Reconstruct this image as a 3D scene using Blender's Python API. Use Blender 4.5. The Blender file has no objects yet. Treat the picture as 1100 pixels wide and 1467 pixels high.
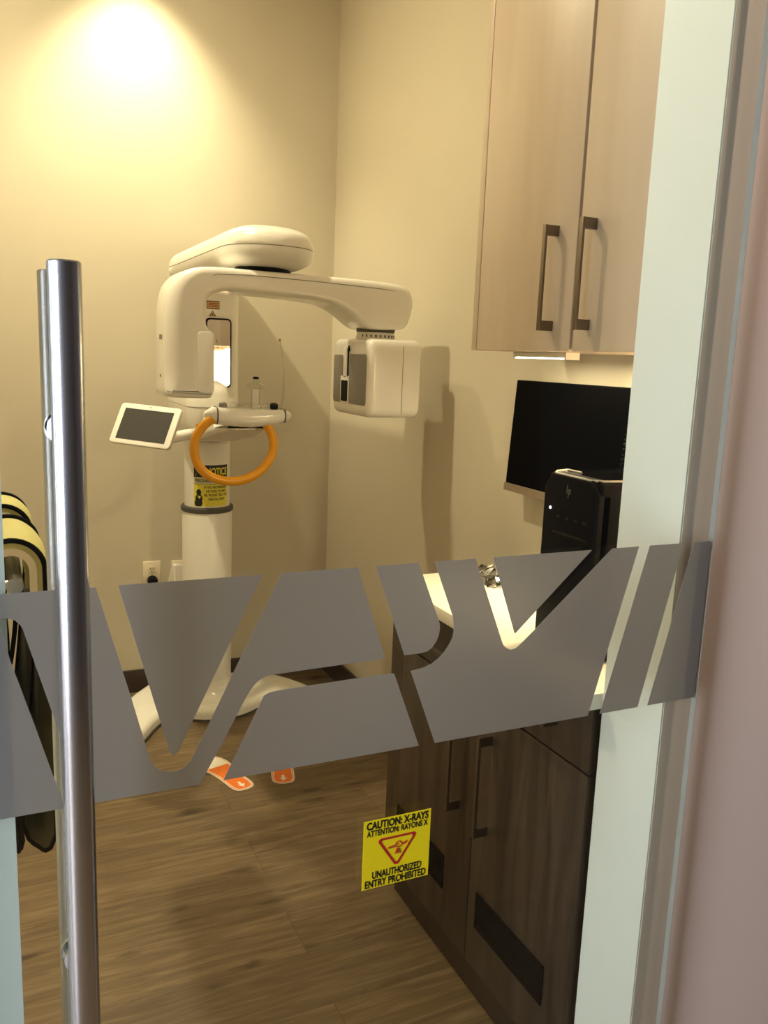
import bpy, bmesh, math, random
from mathutils import Vector, Matrix
R_ = random.Random(7)
C = bpy.context.scene.collection
PI = math.pi
sc = bpy.context.scene

# ------------------------------------------------------------------ materials
def newmat(name):
    m = bpy.data.materials.new(name); m.use_nodes = True
    nt = m.node_tree
    return m, nt, nt.nodes['Principled BSDF']

def srgb(r, g, b):
    f = lambda c: (c/255/12.92) if c/255 <= .04045 else ((c/255+.055)/1.055)**2.4
    return (f(r), f(g), f(b), 1)

def plain(name, col, rough=.5, metal=0, spec=.5, coat=0, noise=0, nscale=60, bump=0):
    m, nt, b = newmat(name)
    b.inputs['Base Color'].default_value = col
    b.inputs['Roughness'].default_value = rough
    b.inputs['Metallic'].default_value = metal
    b.inputs['Specular IOR Level'].default_value = spec
    b.inputs['Coat Weight'].default_value = coat
    if noise or bump:
        tc = nt.nodes.new('ShaderNodeTexCoord')
        n = nt.nodes.new('ShaderNodeTexNoise'); n.inputs['Scale'].default_value = nscale; n.inputs['Detail'].default_value = 6
        nt.links.new(tc.outputs['Object'], n.inputs['Vector'])
        if noise:
            r = nt.nodes.new('ShaderNodeValToRGB')
            r.color_ramp.elements[0].position = .3; r.color_ramp.elements[1].position = .7
            r.color_ramp.elements[0].color = tuple(c*(1-noise) for c in col[:3])+(1,)
            r.color_ramp.elements[1].color = tuple(min(1, c*(1+noise)) for c in col[:3])+(1,)
            nt.links.new(n.outputs['Fac'], r.inputs['Fac']); nt.links.new(r.outputs['Color'], b.inputs['Base Color'])
        if bump:
            bp = nt.nodes.new('ShaderNodeBump'); bp.inputs['Strength'].default_value = bump; bp.inputs['Distance'].default_value = .002
            nt.links.new(n.outputs['Fac'], bp.inputs['Height']); nt.links.new(bp.outputs['Normal'], b.inputs['Normal'])
    return m

def wood(name, dark, light, scale, rough=.45, axis_scale=(1, 1, 1), wave=True):
    """streaky grain, stretched along the axis with the small scale"""
    m, nt, b = newmat(name)
    N = nt.nodes.new; L = nt.links.new
    tc = N('ShaderNodeTexCoord'); mp = N('ShaderNodeMapping'); mp.inputs['Scale'].default_value = axis_scale
    L(tc.outputs['Object'], mp.inputs['Vector'])
    n1 = N('ShaderNodeTexNoise'); n1.inputs['Scale'].default_value = scale; n1.inputs['Detail'].default_value = 8; n1.inputs['Distortion'].default_value = .6
    L(mp.outputs['Vector'], n1.inputs['Vector'])
    r = N('ShaderNodeValToRGB'); r.color_ramp.elements[0].position = .32; r.color_ramp.elements[1].position = .7
    r.color_ramp.elements[0].color = dark; r.color_ramp.elements[1].color = light
    L(n1.outputs['Fac'], r.inputs['Fac'])
    if wave:
        n2 = N('ShaderNodeTexNoise'); n2.inputs['Scale'].default_value = scale*6; n2.inputs['Detail'].default_value = 4
        L(mp.outputs['Vector'], n2.inputs['Vector'])
        mx = N('ShaderNodeMix'); mx.data_type = 'RGBA'; mx.blend_type = 'MULTIPLY'; mx.inputs[0].default_value = .35
        L(r.outputs['Color'], mx.inputs[6]); L(n2.outputs['Color'], mx.inputs[7])
        L(mx.outputs[2], b.inputs['Base Color'])
    else:
        L(r.outputs['Color'], b.inputs['Base Color'])
    b.inputs['Roughness'].default_value = rough
    bp = N('ShaderNodeBump'); bp.inputs['Strength'].default_value = .08; bp.inputs['Distance'].default_value = .002
    L(n1.outputs['Fac'], bp.inputs['Height']); L(bp.outputs['Normal'], b.inputs['Normal'])
    return m

def floor_mat():
    m, nt, b = newmat('vinyl_plank')
    N = nt.nodes.new; L = nt.links.new
    tc = N('ShaderNodeTexCoord')
    br = N('ShaderNodeTexBrick'); br.offset = .37; br.inputs['Scale'].default_value = 1
    br.inputs['Brick Width'].default_value = 1.22; br.inputs['Row Height'].default_value = .18
    br.inputs['Mortar Size'].default_value = .0007; br.inputs['Mortar Smooth'].default_value = .2
    br.inputs['Color1'].default_value = (.0, .0, .0, 1); br.inputs['Color2'].default_value = (1, 1, 1, 1); br.inputs['Mortar'].default_value = (.2, .2, .2, 1)
    L(tc.outputs['Object'], br.inputs['Vector'])
    # offset the grain per plank
    sep = N('ShaderNodeSeparateColor'); L(br.outputs['Color'], sep.inputs[0])
    mul = N('ShaderNodeMath'); mul.operation = 'MULTIPLY'; mul.inputs[1].default_value = 7.3; L(sep.outputs[0], mul.inputs[0])
    cb = N('ShaderNodeCombineXYZ'); L(mul.outputs[0], cb.inputs[0]); L(mul.outputs[0], cb.inputs[1])
    ad = N('ShaderNodeVectorMath'); ad.operation = 'ADD'; L(tc.outputs['Object'], ad.inputs[0]); L(cb.outputs[0], ad.inputs[1])
    mp = N('ShaderNodeMapping'); mp.inputs['Scale'].default_value = (1.8, 22, 1); L(ad.outputs[0], mp.inputs['Vector'])
    n1 = N('ShaderNodeTexNoise'); n1.inputs['Scale'].default_value = 2.2; n1.inputs['Detail'].default_value = 10; n1.inputs['Roughness'].default_value = .62; n1.inputs['Distortion'].default_value = .8
    L(mp.outputs['Vector'], n1.inputs['Vector'])
    r = N('ShaderNodeValToRGB')
    r.color_ramp.elements[0].position = .2; r.color_ramp.elements[0].color = srgb(80, 66, 49)
    r.color_ramp.elements[1].position = .72; r.color_ramp.elements[1].color = srgb(138, 118, 90)
    e = r.color_ramp.elements.new(.5); e.color = srgb(112, 93, 68)
    L(n1.outputs['Fac'], r.inputs['Fac'])
    # knots
    mp2 = N('ShaderNodeMapping'); mp2.inputs['Scale'].default_value = (1.6, 6, 1); L(ad.outputs[0], mp2.inputs['Vector'])
    n2 = N('ShaderNodeTexNoise'); n2.inputs['Scale'].default_value = 2.6; n2.inputs['Detail'].default_value = 3; L(mp2.outputs['Vector'], n2.inputs['Vector'])
    r2 = N('ShaderNodeValToRGB'); r2.color_ramp.elements[0].position = .27; r2.color_ramp.elements[0].color = (.35, .3, .26, 1)
    r2.color_ramp.elements[1].position = .38; r2.color_ramp.elements[1].color = (1, 1, 1, 1); L(n2.outputs['Fac'], r2.inputs['Fac'])
    mx = N('ShaderNodeMix'); mx.data_type = 'RGBA'; mx.blend_type = 'MULTIPLY'; mx.inputs[0].default_value = 1
    L(r.outputs['Color'], mx.inputs[6]); L(r2.outputs['Color'], mx.inputs[7])
    # plank-to-plank tone and joints
    mr = N('ShaderNodeMapRange'); mr.inputs[3].default_value = .86; mr.inputs[4].default_value = 1.06; L(sep.outputs[0], mr.inputs[0])
    mx2 = N('ShaderNodeMix'); mx2.data_type = 'RGBA'; mx2.blend_type = 'MULTIPLY'; mx2.inputs[0].default_value = 1
    L(mx.outputs[2], mx2.inputs[6]); L(mr.outputs[0], mx2.inputs[7])
    mx3 = N('ShaderNodeMix'); mx3.data_type = 'RGBA'; mx3.blend_type = 'MIX'; mx3.inputs[7].default_value = srgb(72, 58, 42)
    L(br.outputs['Fac'], mx3.inputs[0]); L(mx2.outputs[2], mx3.inputs[6])
    L(mx3.outputs[2], b.inputs['Base Color'])
    b.inputs['Roughness'].default_value = .42; b.inputs['Specular IOR Level'].default_value = .4
    bp = N('ShaderNodeBump'); bp.inputs['Strength'].default_value = .15; bp.inputs['Distance'].default_value = .002
    L(n1.outputs['Fac'], bp.inputs['Height']); L(bp.outputs['Normal'], b.inputs['Normal'])
    return m

def glass_mat(name, tint, ior=1.5, rough=0):
    m = bpy.data.materials.new(name); m.use_nodes = True; nt = m.node_tree; nt.nodes.clear()
    N = nt.nodes.new; L = nt.links.new
    o = N('ShaderNodeOutputMaterial'); t = N('ShaderNodeBsdfTransparent'); t.inputs[0].default_value = tint
    g = N('ShaderNodeBsdfGlossy'); g.inputs['Roughness'].default_value = rough
    lw = N('ShaderNodeLayerWeight'); lw.inputs[0].default_value = .5
    pw = N('ShaderNodeMath'); pw.operation = 'POWER'; pw.inputs[1].default_value = 5; L(lw.outputs['Facing'], pw.inputs[0])
    f0 = ((ior-1)/(ior+1))**2
    fr = N('ShaderNodeMath'); fr.operation = 'MULTIPLY_ADD'; fr.inputs[1].default_value = 1-f0; fr.inputs[2].default_value = f0; L(pw.outputs[0], fr.inputs[0])
    mx = N('ShaderNodeMixShader'); L(fr.outputs[0], mx.inputs[0]); L(t.outputs[0], mx.inputs[1]); L(g.outputs[0], mx.inputs[2])
    L(mx.outputs[0], o.inputs[0]); return m

def frost_mat():
    m = bpy.data.materials.new('frosted_vinyl'); m.use_nodes = True; nt = m.node_tree; nt.nodes.clear()
    N = nt.nodes.new; L = nt.links.new
    o = N('ShaderNodeOutputMaterial')
    d = N('ShaderNodeBsdfDiffuse'); d.inputs[0].default_value = (.14, .136, .132, 1)
    t = N('ShaderNodeBsdfTranslucent'); t.inputs[0].default_value = (.30, .295, .29, 1)
    a = N('ShaderNodeAddShader'); L(d.outputs[0], a.inputs[0]); L(t.outputs[0], a.inputs[1])
    rf = N('ShaderNodeBsdfRefraction'); rf.inputs['IOR'].default_value = 1.15; rf.inputs['Roughness'].default_value = .55; rf.inputs[0].default_value = (.75, .75, .75, 1)
    mx = N('ShaderNodeMixShader'); mx.inputs[0].default_value = .25
    L(a.outputs[0], mx.inputs[1]); L(rf.outputs[0], mx.inputs[2]); L(mx.outputs[0], o.inputs[0])
    return m

def steel(name, col, rough, aniso=.6):
    m, nt, b = newmat(name)
    b.inputs['Base Color'].default_value = col; b.inputs['Metallic'].default_value = 1; b.inputs['Roughness'].default_value = rough
    N = nt.nodes.new; L = nt.links.new
    tc = N('ShaderNodeTexCoord'); mp = N('ShaderNodeMapping'); mp.inputs['Scale'].default_value = (40, 40, 900)
    n = N('ShaderNodeTexNoise'); n.inputs['Scale'].default_value = 3; L(tc.outputs['Object'], mp.inputs[0]); L(mp.outputs[0], n.inputs['Vector'])
    bp = N('ShaderNodeBump'); bp.inputs['Strength'].default_value = .05; bp.inputs['Distance'].default_value = .0005
    L(n.outputs['Fac'], bp.inputs['Height']); L(bp.outputs['Normal'], b.inputs['Normal'])
    return m

def emit(name, col, s):
    m = bpy.data.materials.new(name); m.use_nodes = True; nt = m.node_tree; nt.nodes.clear()
    o = nt.nodes.new('ShaderNodeOutputMaterial'); e = nt.nodes.new('ShaderNodeEmission')
    e.inputs[0].default_value = col; e.inputs[1].default_value = s; nt.links.new(e.outputs[0], o.inputs[0]); return m

M = dict(
    wall=plain('cream_wall_paint', srgb(197, 188, 169), .75, noise=.015, nscale=8, bump=.03),
    trim=plain('white_trim_paint', srgb(226, 230, 226), .55, noise=.01, nscale=10),
    taupe=plain('pinkish_taupe_paint', srgb(230, 208, 192), .7, noise=.02, nscale=3, bump=.03),
    hall=plain('hall_paint', srgb(54, 48, 45), .8),
    ceil=plain('ceiling_paint', srgb(205, 200, 190), .85),
    floor=floor_mat(),
    base=plain('dark_brown_baseboard', srgb(58, 44, 34), .5),
    dwood=wood('dark_walnut_laminate', srgb(40, 31, 25), srgb(84, 68, 55), 3.0, .42, (9, 9, .8)),
    lwood=wood('greige_laminate', srgb(184, 167, 149), srgb(197, 180, 163), 2.0, .4, (5, 5, .6), wave=False),
    edge=plain('dark_edge', srgb(28, 24, 22), .6),
    quartz=plain('white_quartz', srgb(238, 232, 218), .25, noise=.02, nscale=40),
    steel=steel('brushed_stainless', (.66, .66, .68, 1), .25),
    chrome=plain('polished_steel', (.8, .8, .82, 1), .08, 1),
    bronze=plain('satin_nickel', srgb(120, 110, 98), .38, 1),
    glass=glass_mat('door_glass', (.922, .95, .922, 1)),
    glassedge=plain('glass_edge', srgb(165, 160, 152), .3),
    frost=frost_mat(),
    gloss=plain('white_gloss_plastic', srgb(236, 233, 226), .22, coat=.4),
    satin=plain('white_satin_plastic', srgb(230, 227, 220), .35),
    plate=plain('ivory_plate', srgb(222, 210, 186), .4),
    seam=plain('seam_grey', srgb(120, 116, 108), .6),
    grey=plain('grey_panel', srgb(132, 128, 122), .45),
    dgrey=plain('dark_grey_rubber', srgb(74, 72, 66), .6),
    black=plain('black_plastic', srgb(7, 7, 8), .45, spec=.06),
    blackg=plain('black_gloss', srgb(4, 4, 5), .12, spec=.25),
    blackm=plain('black_matte', srgb(7, 7, 7), .8, spec=.08),
    screen=plain('screen_off', srgb(62, 62, 62), .3),
    monitor=plain('monitor_panel', srgb(4, 4, 5), .55, spec=.02),
    mirror=plain('mirror', (.9, .9, .9, 1), .02, 1),
    orange=plain('orange_rubber', srgb(232, 160, 10), .38),
    ostick=plain('orange_vinyl', srgb(236, 120, 34), .5),
    wstick=plain('white_vinyl', srgb(236, 230, 216), .5),
    yellow=plain('yellow_vinyl', srgb(238, 214, 20), .45),
    nyellow=plain('notice_yellow', srgb(226, 214, 70), .5),
    ink=plain('black_ink', srgb(14, 14, 14), .6),
    red=plain('red_ink', srgb(178, 30, 28), .55),
    lab=plain('label_orange', srgb(200, 150, 96), .5),
    olive=plain('apron_yellow_green', srgb(205, 200, 130), .5, noise=.05, nscale=30),
    dolive=plain('apron_dark_green', srgb(96, 98, 70), .6),
    cream=plain('apron_cream_lining', srgb(236, 222, 190), .6),
    clear=glass_mat('clear_plastic', (.93, .93, .92, 1), 1.45, .02),
    foil=plain('crinkled_film', (.28, .27, .25, 1), .22, 1),
    lamp=emit('lamp_lens', (1, .82, .55, 1), 22),
    ulamp=emit('strip_lens', (1, .86, .62, 1), 14),
    lampoff=emit('small_led', (.9, .95, 1, 1), 3),
    winglass=emit('bright_daylight', (.80, .90, 1, 1), 14),
)

# ------------------------------------------------------------------ mesh helpers
class B:
    def __init__(s): s.bm = bmesh.new()
    def quad_faces(s, vs, faces):
        v = [s.bm.verts.new(p) for p in vs]
        for f in faces:
            try: s.bm.faces.new([v[i] for i in f])
            except ValueError: pass
        return v
    def box(s, x0, x1, y0, y1, z0, z1, bev=0, seg=2):
        t = bmesh.new()
        vs = [t.verts.new(p) for p in ((x0,y0,z0),(x1,y0,z0),(x1,y1,z0),(x0,y1,z0),(x0,y0,z1),(x1,y0,z1),(x1,y1,z1),(x0,y1,z1))]
        for f in ((3,2,1,0),(4,5,6,7),(0,1,5,4),(1,2,6,5),(2,3,7,6),(3,0,4,7)): t.faces.new([vs[i] for i in f])
        if bev: bmesh.ops.bevel(t, geom=t.edges[:], offset=bev, segments=seg, affect='EDGES', profile=.5)
        s.merge(t); return s
    def merge(s, t, mat=None):
        me = bpy.data.meshes.new('tmp'); 
        if mat is not None: bmesh.ops.transform(t, matrix=mat, verts=t.verts[:])
        t.to_mesh(me); t.free(); s.bm.from_mesh(me); bpy.data.meshes.remove(me)
    def rings(s, rings, cap0=True, cap1=True, closed=True):
        vs = [[s.bm.verts.new(p) for p in r] for r in rings]
        n = len(vs[0])
        for a, b in zip(vs[:-1], vs[1:]):
            for i in range(n if closed else n-1):
                j = (i+1) % n
                try: s.bm.faces.new((a[i], a[j], b[j], b[i]))
                except ValueError: pass
        if cap0: s.bm.faces.new(vs[0][::-1])
        if cap1: s.bm.faces.new(vs[-1])
        return s
    def lathe(s, prof, center=(0, 0, 0), seg=40, axis='Z', cap0=True, cap1=True):
        rs = []
        for r, h in prof:
            ring = []
            for k in range(seg):
                a = 2*PI*k/seg; c, q = r*math.cos(a), r*math.sin(a)
                p = (c, q, h) if axis == 'Z' else ((c, h, q) if axis == 'Y' else (h, c, q))
                ring.append(tuple(center[i]+p[i] for i in range(3)))
            rs.append(ring)
        return s.rings(rs, cap0, cap1)
    def cyl(s, p0, p1, r, seg=24, r1=None):
        p0, p1 = Vector(p0), Vector(p1); return s.tube([p0, p1], [r, r if r1 is None else r1], seg)
    def tube(s, pts, r, seg=12, cap=True):
        pts = [Vector(p) for p in pts]
        rr = r if isinstance(r, (list, tuple)) else [r]*len(pts)
        rs = []; prev = None
        for i, p in enumerate(pts):
            t = (pts[min(i+1, len(pts)-1)]-pts[max(i-1, 0)]).normalized()
            if prev is None:
                u = t.orthogonal().normalized()
            else:
                u = (prev - t*prev.dot(t)); u = u.normalized() if u.length > 1e-6 else t.orthogonal().normalized()
            prev = u; w = t.cross(u)
            rs.append([p+(u*math.cos(2*PI*k/seg)+w*math.sin(2*PI*k/seg))*rr[i] for k in range(seg)])
        return s.rings(rs, cap, cap)
    def pillow(s, out, d0, d1, r, conv, seg=5, r1=None, wgt=None):
        """extrude a 2-D outline between depths d0..d1 with rounded rims; conv(a, b, d) -> xyz"""
        r1 = r if r1 is None else r1
        n = len(out); area = sum(out[i][0]*out[(i+1)%n][1]-out[(i+1)%n][0]*out[i][1] for i in range(n))
        if area < 0: out = out[::-1]
        nor = []
        for i in range(n):
            p, q, w = Vector(out[i-1]), Vector(out[i]), Vector(out[(i+1)%n])
            a = (q-p).normalized(); b = (w-q).normalized()
            n1 = Vector((-a.y, a.x)); n2 = Vector((-b.y, b.x)); nn = (n1+n2)
            nn = nn.normalized() if nn.length > 1e-6 else n1
            nor.append(nn/max(.5, nn.dot(n1)))
        wv = [(wgt(*out[i]) if wgt else 1) for i in range(n)]
        def ring(ins, d, e=0): return [conv(out[i][0]+nor[i].x*ins*wv[i], out[i][1]+nor[i].y*ins*wv[i], d+e*(wv[i]-1)) for i in range(n)]
        rs = []
        if r > 0:
            for k in range(seg+1):
                a = PI/2*k/seg; rs.append(ring(r*(1-math.sin(a)), d0+r*(1-math.cos(a)), r*(1-math.cos(a))))
        else: rs.append(ring(0, d0))
        if r1 > 0:
            for k in range(seg+1):
                a = PI/2*k/seg; rs.append(ring(r1*(1-math.cos(a)), d1-r1*(1-math.sin(a))))
        else: rs.append(ring(0, d1))
        return s.rings(rs)
    def build(s, name, mat, parent=None, ang=40, origin=None):
        bm = s.bm
        bmesh.ops.recalc_face_normals(bm, faces=bm.faces[:])
        if parent is None:
            if origin is None:
                xs = [v.co for v in bm.verts]
                origin = Vector(((min(v.x for v in xs)+max(v.x for v in xs))/2, (min(v.y for v in xs)+max(v.y for v in xs))/2, min(v.z for v in xs)))
            origin = Vector(origin)
        else:
            origin = Vector(parent['_o'])
        bmesh.ops.translate(bm, verts=bm.verts[:], vec=-origin)
        me = bpy.data.meshes.new(name); bm.to_mesh(me); bm.free()
        me.polygons.foreach_set('use_smooth', [True]*len(me.polygons)); me.set_sharp_from_angle(angle=math.radians(ang))
        mats = mat if isinstance(mat, list) else [mat]
        for m in mats: me.materials.append(m)
        o = bpy.data.objects.new(name, me); C.objects.link(o)
        if parent is None: o.location = origin
        else: o.parent = parent
        o['_o'] = tuple(origin); ALL.append(o)
        return o
ALL = []
def thing(name, loc, label, cat, group=None):
    o = bpy.data.objects.new(name, None); C.objects.link(o); o.location = loc; o.empty_display_size = .1
    o['_o'] = tuple(loc); ALL.append(o)
    return tag(o, label, cat, group)
def tag(o, label, cat, group=None, kind=None):
    o['label'] = label; o['category'] = cat
    if group: o['group'] = group
    if kind: o['kind'] = kind
    return o
def struct(o, label=None, cat=None):
    o['kind'] = 'structure'
    if label: o['label'] = label
    if cat: o['category'] = cat
    return o
def part_label(o, t): o['label'] = t; return o
def sbox(name, mat, *b, label=None, cat=None, bev=0): return struct(B().box(*b, bev=bev).build(name, mat), label, cat)

def text_bm(s, size, cx=0, cy=0, sx=1, bold=.0, width=None):
    """text as a flat mesh centred at cx, cy in its own plane"""
    cu = bpy.data.curves.new('t', 'FONT'); cu.body = s; cu.size = size; cu.align_x = 'CENTER'; cu.align_y = 'CENTER'; cu.offset = bold; cu.resolution_u = 3
    ob = bpy.data.objects.new('t', cu); C.objects.link(ob)
    dg = bpy.context.evaluated_depsgraph_get(); me = bpy.data.meshes.new_from_object(ob.evaluated_get(dg))
    bpy.data.objects.remove(ob); bpy.data.curves.remove(cu)
    t = bmesh.new(); t.from_mesh(me); bpy.data.meshes.remove(me)
    xs = [v.co.x for v in t.verts]; ys = [v.co.y for v in t.verts]
    w = max(xs)-min(xs); mx = (max(xs)+min(xs))/2; my = (max(ys)+min(ys))/2
    if width: sx = width/w
    for v in t.verts: v.co = Vector(((v.co.x-mx)*sx+cx, v.co.y-my+cy, 0))
    return t

def mapped(b, t, fn):
    """add bmesh t (flat, xy) to builder b with each vertex sent through fn(u, v)"""
    for v in t.verts: v.co = Vector(fn(v.co.x, v.co.y))
    b.merge(t)

# ------------------------------------------------------------------ the room
XR, YB, YF0, YF1, XL, ZC = 1.405, 3.595, .955, 1.095, -.42, 3.04
XJ0, XJ1 = .009, .952          # door opening
HX0, HX1, HY0 = -2.6, 2.4, -1.5   # hall outside
ZH = 2.45
sbox('floor', M['floor'], HX0, HX1, HY0, YB, -.05, 0, label='brown wood plank vinyl floor', cat='floor')
sbox('wall_back', M['wall'], XL-.1, XR+.1, YB, YB+.1, 0, ZC, label='cream back wall of the small room', cat='wall')
sbox('wall_right', M['wall'], XR, XR+.1, YF1, YB, 0, ZC, label='cream right wall behind the monitor', cat='wall')
sbox('wall_left', M['wall'], XL-.1, XL, YF1, YB, 0, ZC, label='cream left wall of the small room', cat='wall')
sbox('ceiling', M['ceil'], XL-.1, XR+.1, YF1, YB, ZC, ZC+.08)
sbox('wall_front_left', M['taupe'], HX0, XJ0-.12, YF0, YF1, 0, ZC)
sbox('wall_front_right', M['taupe'], XJ1+.003, HX1, YF0, YF1, 0, ZC, label='pinkish taupe wall right of the glass door', cat='wall')
sbox('wall_front_top', M['taupe'], XJ0-.12, XJ1+.003, YF0, YF1, ZH, ZC)
sbox('trim_1', M['trim'], XJ0-.12, XJ0, YF0-.004, YF1, 0, ZH, label='white casing at the left of the doorway', cat='door casing')
sbox('trim_2', M['trim'], XJ1, XJ1+.003, YF0+.001, YF1, 0, ZH, label='white jamb lining at the right of the doorway', cat='door casing')
sbox('baseboard_back', M['base'], XL, XR, YB-.012, YB, 0, .1)
sbox('baseboard_right', M['base'], XR-.012, XR, 1.94, YB-.012, 0, .1)
sbox('baseboard_left', M['base'], XL, XL+.012, YF1, YB-.012, 0, .1)
# hall the camera stands in, daylight window in its left end
sbox('wall_rear', M['hall'], HX0, HX1, HY0-.1, HY0, 0, ZC)
sbox('wall_hall_right', M['hall'], HX1, HX1+.1, HY0, YF0, 0, ZC)
sbox('ceiling_hall', M['hall'], HX0, HX1, HY0, YF0, ZC, ZC+.08)
WY0, WY1, WZ0, WZ1 = -.75, .45, .35, 2.35
struct(B().box(HX0-.1, HX0, HY0, WY0, 0, ZC).box(HX0-.1, HX0, WY1, YF0, 0, ZC).box(HX0-.1, HX0, WY0, WY1, 0, WZ0).box(HX0-.1, HX0, WY0, WY1, WZ1, ZC).build('wall_hall_left', M['hall']))
w = struct(thing('window_1', (HX0-.05, (WY0+WY1)/2, WZ0), 'tall daylight window at the end of the hall', 'window'))
B().box(HX0-.06, HX0-.01, WY0, WY0+.05, WZ0, WZ1).box(HX0-.06, HX0-.01, WY1-.05, WY1, WZ0, WZ1).box(HX0-.06, HX0-.01, WY0+.05, WY1-.05, WZ0, WZ0+.05).box(HX0-.06, HX0-.01, WY0+.05, WY1-.05, WZ1-.05, WZ1).build('window_frame', M['trim'], w)
B().box(HX0-.05, HX0-.04, WY0+.05, WY1-.05, WZ0+.05, WZ1-.05).build('pane', M['winglass'], w)

# ------------------------------------------------------------------ glass sliding door
YG0, YG1 = .930, .940
GX0, GX1 = -.09, .995
door = struct(thing('door_1', ((GX0+GX1)/2, YG0, 0), 'frameless glass sliding door with a frosted band of slanted letters', 'glass door'))
B().box(GX0, GX1, YG0, YG1, .012, ZH-.06).build('glass_pane', M['glass'], door)
B().box(GX1, GX1+.0006, YG0, YG1, .012, ZH-.06).box(GX0-.0012, GX0, YG0, YG1, .012, ZH-.06).build('polished_edge', M['glassedge'], door)
B().box(GX0-.02, GX1+.01, YG0-.018, YG1+.01, ZH-.06, ZH).build('top_clamp', M['steel'], door)
ZT, ZB = 1.2145, .963
FILM = [
 [(-.085,ZT),(.0978,ZT),(.1133,1.1560),(.1331,1.0824),(.1526,1.0056),(.1552,.9999),(.1584,.9950),(.1623,.9908),(.1670,.9882),(.1742,.9856),(.1815,.9850),(.1875,.9862),(.1929,.9888),(.1978,.9932),(.2019,.9995),(.2217,1.0394),(.2440,1.0859),(.2755,1.1497),(.3077,ZT),(.4055,ZT),(.4262,1.1543),(.4482,1.0915),(.3792,1.0905),(.2970,1.0890),(.2901,1.0880),(.2844,1.0859),(.2793,1.0826),(.2751,1.0783),(.2704,1.0723),(.2659,1.0654),(.2385,1.0137),(.2101,ZB),(.1097,ZB),(.0833,ZB),(.0526,1.0672),(.0253,1.1694),(.0235,1.1757),(.0210,1.1805),(.0164,1.1852),(.0112,1.1876),(.0026,1.1892),(-.0054,1.1872),(-.0100,1.1830),(-.0124,1.1770),(-.0182,1.1612),(-.0750,ZB+.02),(-.085,ZB+.02)],
 [(.0597,ZB),(.0321,1.0648),(.0102,1.1426),(.0046,1.1723),(.0021,1.1750),(-.0007,1.1729),(-.0202,1.1157),(-.062,ZB)],
 [(.1210,ZT),(.2841,ZT),(.1844,1.0087),(.1816,1.0057),(.1784,1.0058),(.1752,1.0103)],
 [(.2387,ZB),(.2878,1.0641),(.2921,1.0662),(.2973,1.0674),(.3168,1.0684),(.4570,1.0708),(.4616,1.0694),(.5026,ZB)],
 [(.4300,ZT),(.4898,ZT),(.5064,1.1748),(.5224,1.1366),(.5247,1.1307),(.5256,1.1239),(.5246,1.1154),(.5214,1.1071),(.5156,1.0991),(.5086,1.0942),(.4974,1.0928),(.4750,1.0928)],
 [(.5128,ZT),(.5738,ZT),(.6239,1.0939),(.6265,1.0891),(.6302,1.0851),(.6349,1.0826),(.6395,1.0816),(.6452,1.0824),(.6506,1.0853),(.6756,1.1059),(.7361,1.1586),(.8005,ZT),(.8491,ZT),(.7816,ZB),(.6346,ZB),(.5268,ZB),(.4853,1.0700),(.5046,1.0726),(.5158,1.0765),(.5255,1.0826),(.5338,1.0903),(.5407,1.1002),(.5454,1.1093),(.5465,1.1169),(.5458,1.1285),(.5436,1.1393)],
 [(.6012,ZT),(.7640,ZT),(.6451,1.1051),(.6428,1.1053)],
 [(.8692,ZT),(.9347,ZT),(.8756,ZB),(.8040,ZB)],
 [(.9555,ZT),(.9890,ZT),(.9890,ZB),(.8948,ZB)],
]
fb = B()
for poly in FILM:
    fb.pillow(poly, YG0-.0006, YG0-.0001, 0, lambda a, b, d: (a, d, b))
part_label(fb.build('frosted_film', M['frost'], door, ang=20), 'grey frosted vinyl band cut into slanted letter shapes')
HXc = .0715
def pull(yc, ysign, xc, lab):
    zt, zb = 1.548, .615
    hb = B().lathe([(.0142, zb), (.0156, zb+.0015), (.0156, zt-.0015), (.0142, zt)], (xc, yc, 0), 48)
    o = hb.build('pull_handle', M['steel'], door, ang=30); part_label(o, lab)
    for z in (1.386, .776):
        y0 = YG0 if ysign < 0 else YG1
        s = B().cyl((xc, yc+ysign*-.013, z), (xc, y0, z), .008, 20)
        s.cyl((xc, y0+ysign*.006, z), (xc, y0, z), .017, 28)
        s.build('standoff', M['chrome'], o)
pull(.875, -1, .0705, 'brushed steel pull on the near side of the glass')
pull(.998, 1, .0685, 'brushed steel pull on the far side of the glass')

# ------------------------------------------------------------------ caution sticker on the glass
SX, SZ, SW = .4765, .8175, .100
cs = thing('caution_sticker', (SX, YG0-.0005, SZ-SW/2), 'square yellow x-ray caution sticker stuck low on the glass door', 'sign')
B().box(SX-SW/2, SX+SW/2, YG0-.0006, YG0-.0001, SZ-SW/2, SZ+SW/2).build('backing', M['yellow'], cs)
mp = lambda u, v: (SX+u, YG0-.0010, SZ+v)
for txt, size, cx_, cy_, wd, bo in (('CAUTION: X-RAYS', .0150, 0, .0425, .092, .0005), ('ATTENTION: RAYONS X', .0120, 0, .0312, .091, .0003),
                                ('UNAUTHORIZED', .0148, .0015, -.0305, .074, .0004), ('ENTRY PROHIBITED', .0148, 0, -.0428, .0915, .0004)):
    lb = B(); mapped(lb, text_bm(txt, size, cx_, cy_, width=wd, bold=bo), mp); lb.build('lettering', M['ink'], cs)
def rtri(R, r, n=6):
    """downward triangle outline with rounded corners"""
    pts = []
    for c in (90+60, 90+180, 90-60):     # corners: upper left, bottom, upper right
        a = math.radians(c); cx, cy = (R-r)*math.cos(a), (R-r)*math.sin(a)
        for k in range(n+1):
            b = a+math.radians(-60+120*k/n); pts.append((cx+r*math.cos(b), cy+r*math.sin(b)))
    return pts
tb = B(); o_, i_ = rtri(.0315, .0045), rtri(.0265, .0025)
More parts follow.
